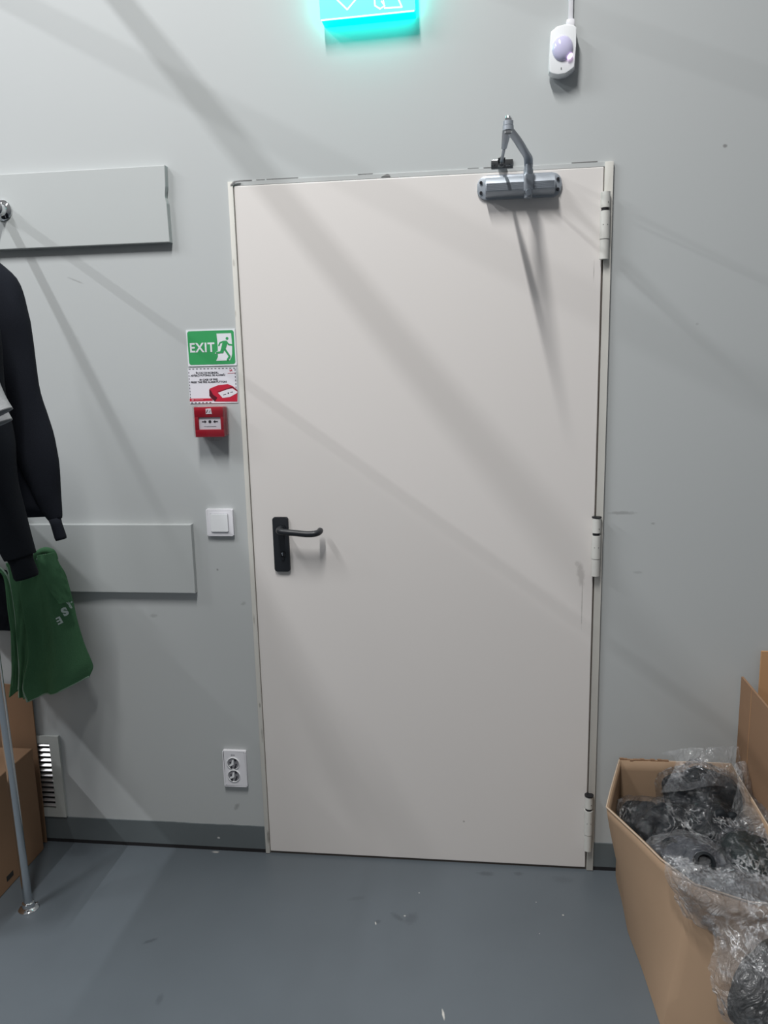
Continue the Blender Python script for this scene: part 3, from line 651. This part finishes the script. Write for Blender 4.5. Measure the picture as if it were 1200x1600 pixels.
strokes([(q(584, -12), q(586, 9), .0035), (q(586, 9), q(594, 14), .0035), (q(594, 14), q(601, 9), .003), (q(601, 9), q(596, 2), .003), (q(601, 13), q(628, 11), .0035), (q(628, 11), q(623, 0), .0035), (q(623, 0), q(622, -18), .0035), (q(601, 11), q(597, -10), .0025)], .003, -.0484, 'door_symbol', M_glowwhite, T)

T = empty('motion_detector', (0, 0, 0), 'white motion detector with a lavender lens high on the wall right of the exit light', 'motion detector')
hx = [px(u, v, -.040) for u, v in ((861, 49), (870, 41), (882, 37.5), (896, 38), (901, 42), (900, 70), (898, 104), (894, 108), (884, 115), (872, 117), (862, 115), (858, 111), (859, 80))]
pts = [(p[0], p[2]) for p in hx]; bm = prism(pts, -.040, -.012, .003, 3)
obj('detector_housing', bm, M_white2, T, auto=35)
obj('back_plate', prism([(x*.96+.908*.04+.004, z*.97+2.35*.03) for x, z in pts], -.014, -.0004), M_white, T)
c_ = at(879, 75, y=-.042); bm = nb()
bmesh.ops.create_uvsphere(bm, u_segments=32, v_segments=20, radius=1, matrix=Matrix.Translation((c_.x, -.040, c_.z)) @ Matrix.Diagonal((.0265, .014, .0300, 1)))
obj('lens', bm, M_lens, T, smooth=True)
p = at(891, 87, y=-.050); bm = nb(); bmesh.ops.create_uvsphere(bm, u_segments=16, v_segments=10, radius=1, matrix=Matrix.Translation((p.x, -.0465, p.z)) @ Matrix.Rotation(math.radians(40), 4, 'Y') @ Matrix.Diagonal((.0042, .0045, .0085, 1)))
obj('lens_glow_spot', bm, M_lensglow, T, smooth=True)  # small emissive spot put in for the bright violet glow of the lens
p = at(877, 107, y=-.041); obj('indicator_hole', B(p.x-.001, p.x+.001, -.0406, -.0395, p.z-.0025, p.z+.0025), M_dkmetal, T)
obj('cable_inlet', B(.917, .9385, -.018, -.0004, 2.405, 2.425, bev=.004), M_white, T, auto=35)
tag(obj('cable_trunking', B(.9225, .9345, -.010, -.0004, 2.424, 3.2, bev=.002), M_white, auto=35), 'thin white cable trunking running up from the motion detector', 'cable trunking')

# ------------------------------------------------------------------ cartons on the left
T = empty('carton', (0, 0, 0), 'brown closed carton on the floor at the left behind the chrome post', 'cardboard box')
obj('carton_body', B(-1.25, -.752, -.50, -.048, .0005, .364, bev=.003), M_cart2, T)
obj('tape_strip', B(-1.03, -.975, -.5003, -.05, .3643, .3648), M_tape, T)
tag(obj('cardboard_sheet', prism([(-1.25, .002), (-.762, .002), (-.757, .55), (-.762, .565), (-.90, .572), (-1.25, .572)], -.0150, -.0108), M_cart2), 'brown cardboard sheet leaning on the wall behind the closed carton', 'cardboard')
p = at(17, 1367, x=-.752); obj('hand_hole', B(-.7525, -.7512, p.y-.022, p.y+.012, p.z-.008, p.z+.008), M_seal, T)

# ------------------------------------------------------------------ open carton on the right
T = empty('open_carton', (0, 0, 0), 'large open cardboard box full of plastic-wrapped black goods beside the door', 'cardboard box')
rim = [(1.112, -.022, .385), (1.036, -.265, .372), (1.130, -.485, .372), (1.185, -.575, .374), (1.29, -.63, .376), (1.436, -.64, .38), (1.430, -.33, .38), (1.432, -.022, .385)]
bot = [(1.112, -.024, .0015), (1.106, -.27, .0015), (1.118, -.47, .0015), (1.126, -.60, .0015), (1.28, -.69, .0015), (1.436, -.70, .0015), (1.430, -.33, .0015), (1.432, -.024, .0015)]
nR = len(rim); SUB = 8; rows = 12
def around(P, k):
    """rounded outline through the corner points"""
    n = len(P); out = []
    for i in range(n):
        a, b = Vector(P[i]), Vector(P[(i+1) % n])
        for j in range(SUB): out.append(a.lerp(b, j/SUB))
    if k:
        for _ in range(k): out = [(out[i-1] + out[i]*2 + out[(i+1) % len(out)])/4 for i in range(len(out))]
    return out
ra, ba = around(rim, 0), around(bot, 0)
bm = nb(); ringv = []
for r in range(rows+1):
    t = r/rows; ease = t*t*(3-2*t)*.45 + t*.55; ring = []
    for a, b in zip(ba, ra):
        p = a.lerp(b, ease); p.z = a.z+(b.z-a.z)*t
        w = .004*noise.noise(Vector((p.x*6, p.y*6, p.z*5)))*(1 if p.y < -.05 and p.x < 1.42 else 0); p.x += w; p.y += w
        ring.append(bm.verts.new(p))
    ringv.append(ring)
NN = len(ra)
for r in range(rows):
    for k in range(NN): bm.faces.new((ringv[r][k], ringv[r][(k+1) % NN], ringv[r+1][(k+1) % NN], ringv[r+1][k]))
bm.faces.new(ringv[0])
top_ring = [v.co.copy() for v in ringv[-1]]
o = obj('carton_body', bm, M_cart, T, auto=50); md = o.modifiers.new('board', 'SOLIDIFY'); md.thickness = .005; md.offset = -1
# paler cut edge running round the rim
obj('cut_edge', sweep(nb(), [p+Vector((0, 0, .0004)) for p in top_ring+top_ring[:1]], .0022, 8, caps=False), M_cartedge, T, smooth=True)
bm = nb(); rr = random.Random(8)
for i in range(14):
    x = 1.112+.010*i; box(bm, x, x+.012, -.024-.003*rr.random(), -.019, .383, .387+.004*rr.random())
obj('torn_edge', bm, M_cart2, T)

T = empty('tall_carton', (0, 0, 0), 'tall open brown cardboard box with an orange-brown raised flap at the right edge', 'cardboard box')
bm = nb(); box(bm, 1.448, 1.454, -.55, -.014, .0005, .655); box(bm, 1.454, 1.85, -.55, -.544, .0005, .52); box(bm, 1.454, 1.85, -.55, -.014, .0005, .006); box(bm, 1.844, 1.85, -.544, -.014, .0005, .655)
obj('carton_body', bm, M_cart2, T)
obj('back_flap', B(1.497, 1.844, -.020, -.014, .006, .735), M_cart3, T)
obj('crease_line', prism([(1.4472, .1), (1.4478, .1), (1.4478, .655), (1.4472, .655)], -.105, -.1035), M_cart3, T)

# ------------------------------------------------------------------ plastic-wrapped goods
def ridged(v, s, seed, oct=4):
    a, amp, f = 0, 1, s
    for _ in range(oct):
        a += amp*(1-2*abs(noise.noise(Vector((v.x*f+seed, v.y*f+seed*2, v.z*f))))); amp *= .5; f *= 2.1
    return a/2
def lump(c, r, amp, s, seed, sub=5, flatb=None, tw=0):
    bm = nb(); bmesh.ops.create_icosphere(bm, subdivisions=sub, radius=1)
    R = Matrix.Rotation(tw, 3, 'Z')
    for v in bm.verts:
        n = v.co.normalized(); k = 1 + .25*noise.noise(n*1.6+Vector((seed, 0, 0)))
        p = R @ Vector((n.x*r[0]*k, n.y*r[1]*k, n.z*r[2]*k))
        p = p + n*amp*ridged(p, s, seed); v.co = p + Vector(c)
    return bm
def catgrid(ctrl, nu, nv):
    rows = [catmull(r, nv) for r in ctrl]; cols = [catmull([rows[i][j] for i in range(len(rows))], nu) for j in range(len(rows[0]))]
    return cols
def sheet(name, ctrl, nu, nv, amp, s, seed, m, parent, scr=1.0):
    G_ = catgrid(ctrl, nu, nv); bm = nb(); V = []
    for col in G_:
        V.append([bm.verts.new(p + Vector((.6, -.6, .8))*amp*ridged(p, s, seed, 4) + Vector((.3, .5, .3))*amp*noise.noise(p*s*1.7)) for p in col])
    for i in range(len(V)-1):
        for j in range(len(V[0])-1): bm.faces.new((V[i][j], V[i+1][j], V[i+1][j+1], V[i][j+1]))
    return obj(name, bm, m, parent, smooth=True)
def pz(u, v, z): p = at(u, v, z=z); return p
grp = 'plastic-wrapped black goods in the open carton'
def bag(label, c, r, seed, m=M_blk, mf=M_film, tw=0, wrap=1.14, items=None, amp=.016):
    T = empty('wrapped_goods', (0, 0, 0), label, 'wrapped goods', grp)
    obj('black_contents', lump(c, r, amp, 16, seed, 5, tw=tw), m, T, smooth=True)
    bm = lump(c, tuple(k*wrap+.008 for k in r), amp*.8, 15, seed, 4, tw=tw); jr = random.Random(int(seed*10))
    for v in bm.verts: v.co += Vector((jr.uniform(-1, 1), jr.uniform(-1, 1), jr.uniform(-1, 1)))*.0032
    obj('plastic_wrap', bm, mf, T)
    return T
# base layer filling the box, then the bags seen on top
T1 = bag('bag of black goods at the back of the open box, under an upright clear flap', (1.325, -.115, .335), (.105, .062, .066), 1.1, amp=.012)
tp = [[at(u, v, y=y) for u, v, y in r] for r in (
    [(1030, 1178, -.055), (1060, 1171, -.06), (1110, 1168, -.06), (1152, 1166, -.055)],
    [(1052, 1186, -.07), (1080, 1180, -.08), (1120, 1180, -.075), (1155, 1182, -.065)],
    [(1050, 1205, -.10), (1085, 1205, -.12), (1125, 1200, -.10), (1158, 1205, -.075)],
    [(1030, 1240, -.15), (1075, 1235, -.175), (1110, 1228, -.17), (1160, 1235, -.12)])]
sheet('upright_flap', tp, 14, 22, .006, 26, 4.4, M_film2, T1)
bag('small dark wrapped bundle in the left corner of the open box', (1.150, -.200, .275), (.056, .085, .050), 2.7, M_blk)
bag('black wrapped bundle with glossy folds in the middle of the box', (1.205, -.215, .290), (.075, .055, .045), 6.4, M_blk, tw=.3)
T3 = bag('black tubular loops wrapped in plastic right of the middle', (1.325, -.235, .300), (.075, .060, .050), 3.9, M_blk)
bm = nb()
for k, (dx, dy, rr_, ty) in enumerate(((-.03, .0, .030, .2), (.012, -.012, .036, -.3), (.045, -.02, .028, .4))):
    pts = [Vector((1.325+dx+rr_*.45*math.cos(a), -.235+dy+ty*.02*math.sin(a), .318+rr_*1.25*math.sin(a))) for a in [i*math.pi/16 for i in range(17)]]
    sweep(bm, pts, .011, 12)
obj('hose_loops', bm, M_blk, T3, smooth=True)
T4 = bag('blue-grey wrapped roll with a round hollow end near the front left rim', (1.222, -.395, .305), (.078, .060, .045), 7.3, M_blkblue, M_film2, tw=-.2)
def roll(c, ax_, r, L, parent, m=M_blk):
    ax_ = Vector(ax_).normalized(); q_ = ax_.to_track_quat('Z', 'Y').to_matrix().to_4x4(); q_.translation = Vector(c)
    bm = nb(); lathe(bm, [(r*.55, -L/2), (r, -L/2), (r*1.04, -L*.3), (r*1.04, L*.3), (r, L/2), (r*.72, L/2+.002), (r*.66, L/2-.012), (r*.3, L/2-.016)], (0, 0, 0), 'Z', 32)
    bm.transform(q_); return obj('roll', bm, m, parent, auto=35)
v_ = Vector((CX, CY, CZ))
for (u, v, z, rr_, T_) in ((1098, 1350, .338, .025, T4), (1045, 1325, .330, .022, T4)):
    p = pz(u, v, z); dr = (v_-p).normalized() + Vector((.25, 0, .2)); roll(p, dr, rr_, .05, T_)
T5 = bag('green-black wrapped goods with round ends at the right edge of the photo', (1.375, -.395, .315), (.070, .090, .050), 9.2, mat('greenblack_goods', (.012, .020, .020), .6, spec=.2), M_film)
for (u, v, z, rr_) in ((1150, 1340, .335, .021), (1192, 1330, .340, .023)):
    p = pz(u, v, z); roll(p, (v_-p).normalized()+Vector((-.1, 0, .5)), rr_, .05, T5)
T6 = bag('wrapped dark goods lying low in front at the right rim', (1.300, -.520, .290), (.085, .075, .050), 11.5, M_blk, M_film2, tw=.5)
bm = nb(); prism([(1.165, .012), (1.41, .012), (1.41, .235), (1.165, .235)], -.46, -.06, bm=bm)
tag(obj('packed_goods', bm, M_blk), 'dark packed goods filling the bottom of the open carton', 'goods', kind='stuff')

# loose clear sheet spilling over the front rim
T = empty('plastic_sheet', (0, 0, 0), 'loose crumpled clear plastic spilling over the front rim of the open box', 'plastic sheet')
cc = [[(1034, 1336, .392), (1062, 1344, .40), (1098, 1358, .40), (1138, 1368, .40), (1178, 1372, .40), (1225, 1372, .40)],
      [(1036, 1360, .388), (1076, 1398, .392), (1106, 1410, .395), (1145, 1422, .395), (1185, 1424, .395), (1225, 1422, .395)],
      [(1060, 1425, -.59), (1090, 1436, -.635), (1120, 1446, -.665), (1150, 1454, -.69), (1185, 1452, -.70), (1230, 1445, -.70)],
      [(1108, 1462, -.66), (1125, 1475, -.69), (1142, 1485, -.72), (1170, 1495, -.745), (1200, 1498, -.76), (1235, 1495, -.76)],
      [(1104, 1525, -.72), (1128, 1538, -.76), (1152, 1550, -.79), (1180, 1555, -.80), (1205, 1560, -.80), (1240, 1560, -.80)],
      [(1125, 1595, -.74), (1145, 1612, -.78), (1170, 1622, -.80), (1195, 1630, -.80), (1215, 1630, -.80), (1245, 1630, -.80)]]
ctrl = [[(at(u, v, z=y) if y > 0 else at(u, v, y=y)) for u, v, y in r] for r in cc]
sheet('crumpled_sheet', ctrl, 26, 26, .015, 24, 3.3, M_film2, T)
c2 = [[p + Vector((.02, .025, -.008)) for p in r] for r in ctrl[:5]]
sheet('under_fold', c2, 22, 22, .010, 24, 8.8, M_film, T)
p = at(1228, 1568, y=-.74); obj('dark_contents', lump((p.x, -.735, p.z), (.105, .020, .135), .008, 20, 4.7, 5), mat('dim_goods', (.045, .042, .038), .8, spec=.2), T, smooth=True)
cc = [[(1145, 1195, -.10), (1160, 1190, -.10), (1172, 1200, -.10), (1176, 1220, -.10)], [(1150, 1225, -.16), (1162, 1225, -.17), (1174, 1240, -.17), (1180, 1250, -.16)],
      [(1140, 1270, -.22), (1160, 1262, -.24), (1178, 1268, -.26), (1200, 1260, -.25)], [(1135, 1300, -.30), (1160, 1300, -.31), (1185, 1300, -.33), (1212, 1290, -.32)], [(1145, 1345, -.38), (1165, 1345, -.40), (1190, 1345, -.41), (1215, 1340, -.40)]]
sheet('side_fold', [[at(u, v, y=y) for u, v, y in r] for r in cc], 18, 18, .008, 22, 5.5, M_film2, T)
